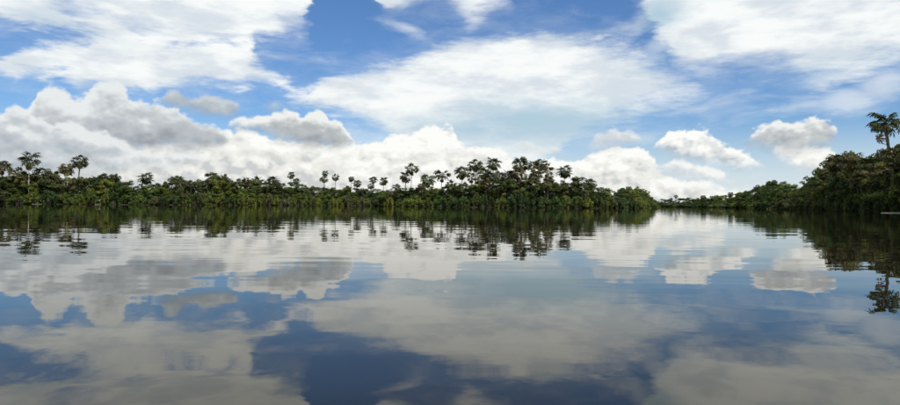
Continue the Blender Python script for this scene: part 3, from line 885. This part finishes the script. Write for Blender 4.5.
def pick(rng, wts):
    ks = list(wts); return rng.choices(ks, [wts[k] for k in ks])[0]

# per bank: bush spacing, tree spacing, row depths, tone weights, (px range built)
PLAN = {
    'left': (4.2, 6.6, (-55, 399), {'dark': 3.6, 'olive': 4.5, 'yellow': 2.2, 'grey': 1.8}),
    'island': (4.0, 6.0, (380, 660), {'dark': 4.5, 'olive': 5, 'yellow': 1.5, 'grey': 0.6}),
    'far': (13.0, 14.0, (650, 797), {'dark': 6, 'olive': 2, 'yellow': 0.4, 'grey': 0.3}),
    'right': (3.8, 5.6, (792, 955), {'dark': 4.5, 'olive': 4.5, 'yellow': 1.0, 'grey': 0.5}),
}
for bk, (bs, ts, (x0, x1), wts) in PLAN.items():
    b = BANK[bk]; rng = random.Random(bk)
    sky_ = SKYLINE[bk]
    # waterside bushes
    s = 0.0
    while s < b.len:
        X, Y = b.at(s, rng.uniform(0.0, 1.3)); px = pix_x(X, Y)
        step = bs * rng.uniform(0.7, 1.3) * (0.6 if bk == 'far' and px > 745 else 1.0)
        if x0 < px < x1:
            full = height_at(px, interp(sky_, px), Y)
            top = min(full * rng.uniform(0.38, 0.62), rng.uniform(3.6, 6.4))
            if bk == 'far': top = full * rng.uniform(0.4, 0.6)
            bush(X, Y, max(top, 1.4), step * rng.uniform(1.25, 1.7) if bk != 'far' else step * 1.5, pick(rng, wts), bk, rng)
        s += step
    # three rows of trees, rising to the skyline
    for row, (d0, d1, lo, hi) in enumerate(((2.5, 4.5, 0.50, 0.74), (6.0, 8.5, 0.72, 0.94), (10.5, 14.5, 0.86, 1.04))):
        if (row == 0 and bk != 'right') or (row == 1 and bk == 'far'): continue
        if bk == 'far': d0, d1 = d0 * 1.6, d1 * 1.6
        s = rng.uniform(0, ts)
        while s < b.len:
            X, Y = b.at(s, rng.uniform(d0, d1)); px = pix_x(X, Y)
            step = ts * rng.uniform(0.75, 1.3) * (0.6 if bk == 'far' and px > 745 else 1.0)
            if x0 < px < x1:
                full = height_at(px, interp(sky_, px), Y)
                top = full * rng.uniform(lo, hi) * (rng.uniform(0.85, 1.3) if bk == 'far' else 1.0)
                width = min(step * rng.uniform(1.2, 1.55), top * (1.05 if bk != 'far' else 1.5)); top *= 1.06
                if px < x1 - 2 and top > 1.6:
                    tree(X, Y, top, width, pick(rng, wts), ('front', 'middle', 'rear')[row], bk, rng)
            s += step
# trees of the far bank that stand out
rs = random.Random(5)
for x, yt, Y, wd, tone, lab in ((746, 190.5, 500, 11, 'dark', 'first tall rounded tree on the far bank, dark'), (763, 188.5, 440, 12, 'dark', 'tall dark tree left of the spreading tree, far bank'),
                                (771, 185.5, 395, 13, 'dark', 'dark spreading tree, left half of the high far-bank clump'), (778, 184, 375, 12, 'dark', 'dark spreading tree, right half of the high far-bank clump'),
                                (787.5, 191, 320, 7.5, 'yellow', 'yellow-green waterside tree where far and right banks meet')):
    tree(world_x(x, Y), Y, height_at(x, yt, Y), wd, tone, 'own', 'far', rs, lab)

# labels that single each plant out: its row, its colour, the palm or end of the bank it stands by
WHERE = {'left': 'left bank', 'island': 'wooded point', 'far': 'far bank', 'right': 'right bank'}
from collections import defaultdict
slots = defaultdict(list)
for root, kind, bk, px, tone, lab in THINGS:
    if lab: continue
    lm = min(LANDMARK[bk], key=lambda t: abs(t[0] - px))
    side = 'left of' if px < lm[0] else 'right of'
    slots[(bk, kind, lm, side, tone)].append((abs(px - lm[0]), root))
ROW = {'palm': 'low palm crown in the canopy,', 'bush': 'waterside bush', 'front': 'front-row tree', 'middle': 'middle-row tree', 'rear': 'rear skyline tree'}
for (bk, kind, lm, side, tone), items in slots.items():
    items.sort(key=lambda t: t[0])
    for i, (d, root) in enumerate(items):
        nth = '' if len(items) == 1 else (', nearest ' if i == 0 else ', ' + ORD[min(i, 11)])
        root['label'] = f"{TONEWORD[tone]} {ROW[kind]}{nth or ' just '}{side} {lm[1]}".strip().replace(',,', ',').replace('nearest left of', 'nearest on the left of').replace('nearest right of', 'nearest on the right of')
        if kind != 'palm': root['group'] = {'bush': 'bushes along the water of the ', 'front': 'trees of the ', 'middle': 'trees of the ', 'rear': 'trees of the '}[kind] + WHERE[bk]

# dense undergrowth between the stems
for bk, dens, size in (('left', 38, 0.55), ('island', 38, 0.55), ('far', 8, 1.0), ('right', 50, 0.5)):
    b = BANK[bk]; rng = np.random.default_rng(len(bk)); g = Geo()
    N = int(b.len * dens * 6)
    s_ = rng.uniform(0, b.len, N); d_ = rng.uniform(2.0, 22.0, N)
    x = np.interp(s_, b.s, b.p[:, 0]) + b.inw[0] * d_; y = np.interp(s_, b.s, b.p[:, 1]) + b.inw[1] * d_
    px = 450 + F * x / y
    full = CAM_H + (horizon(px) - np.interp(px, [t[0] for t in SKYLINE[bk]], [t[1] for t in SKYLINE[bk]])) / F * y
    z = 0.3 + rng.uniform(0, 1, N) ** 0.9 * np.maximum(full - 1.6, 0.6) * np.clip(d_ / 9, 0.3, 0.86) * (0.86 + 0.14 * np.sin(s_ * 0.9) * np.sin(s_ * 0.37 + d_))
    g.quads(leaf_quads(np.stack([x, y, z], 1), np.array([0, -0.4, 0.6]) + rng.normal(size=(N, 3)) * 0.6, rng, size * 1.6), np.clip(0.4 + rng.normal(size=N) * 0.25, 0, 1))
    tag(link('undergrowth', g.mesh('undergrowth', [MAT['dark']])), f'dense leafy undergrowth among the trees of the {WHERE[bk]}', 'undergrowth', kind='stuff')

# ------------------------------------------------------------------ small things at the water's edge
def log(x, y, length, rad, Y, label, tilt=0.0, stub=False):
    rng = np.random.default_rng(int(x)); K = 9
    u = np.linspace(-0.5, 0.5, K)
    pts = np.stack([u * length, 0.25 * np.sin(u * 4 + x), 0.05 * np.cos(u * 5) + u * tilt], 1)
    g = Geo(); g.tube(pts, rad * (1 - 0.5 * (u + 0.5)) * (1 + 0.08 * rng.normal(size=K)), 7)
    root = link('fallen_log', g.mesh('log', [MAT['driftwood']], True), None, (world_x(x, Y), Y, 0.03))
    tag(root, label, 'log')
    if stub:
        g = Geo(); g.tube([(0, 0, 0), (0.1, 0.1, 0.6), (-0.05, 0.1, 1.3)], [0.06, 0.04, 0.015], 6)
        link('branch_stub', g.mesh('branch', [MAT['driftwood']], True), root, (-length * 0.4, 0, 0))
log(98, 203, 2.6, 0.08, 243.5, 'pale fallen log with upright stub at the water, left bank', stub=True)
log(37, 203, 3.6, 0.07, 236, 'pale fallen log at the water below the pale-trunked palm')
log(893, 213, 5.2, 0.05, 128, 'long pale log lying in the water at the right edge')

# low bright grass at the foot of the far bank
g = Geo(); rng = np.random.default_rng(4); N = 2600
Yg = 322
x = world_x(778, Yg) + rng.uniform(-3.4, 3.4, N); y = Yg + rng.uniform(-2, 2, N)
hgt = rng.uniform(0.35, 0.95, N); az = rng.uniform(0, 6.28, N); wd = 0.05
dxy = np.stack([np.cos(az), np.sin(az), np.zeros(N)], 1); bend = dxy[:, [1, 0, 2]] * hgt[:, None] * 0.35
p0 = np.stack([x, y, np.zeros(N)], 1); tp = p0 + bend + np.stack([np.zeros(N), np.zeros(N), hgt], 1)
g.quads(np.stack([p0 - dxy * wd, p0 + dxy * wd, tp + dxy * wd * .3, tp - dxy * wd * .3], 1), rng.uniform(0.3, 1, N))
MAT['grass'] = leaf_mat('grass_bright', (0.12, 0.15, 0.025), (0.20, 0.22, 0.04), (0.26, 0.24, 0.06))
tag(link('reed_grass', g.mesh('reed_grass', [MAT['grass']])), 'bright yellow-green grass at the water below the spreading far trees', 'grass', kind='stuff')
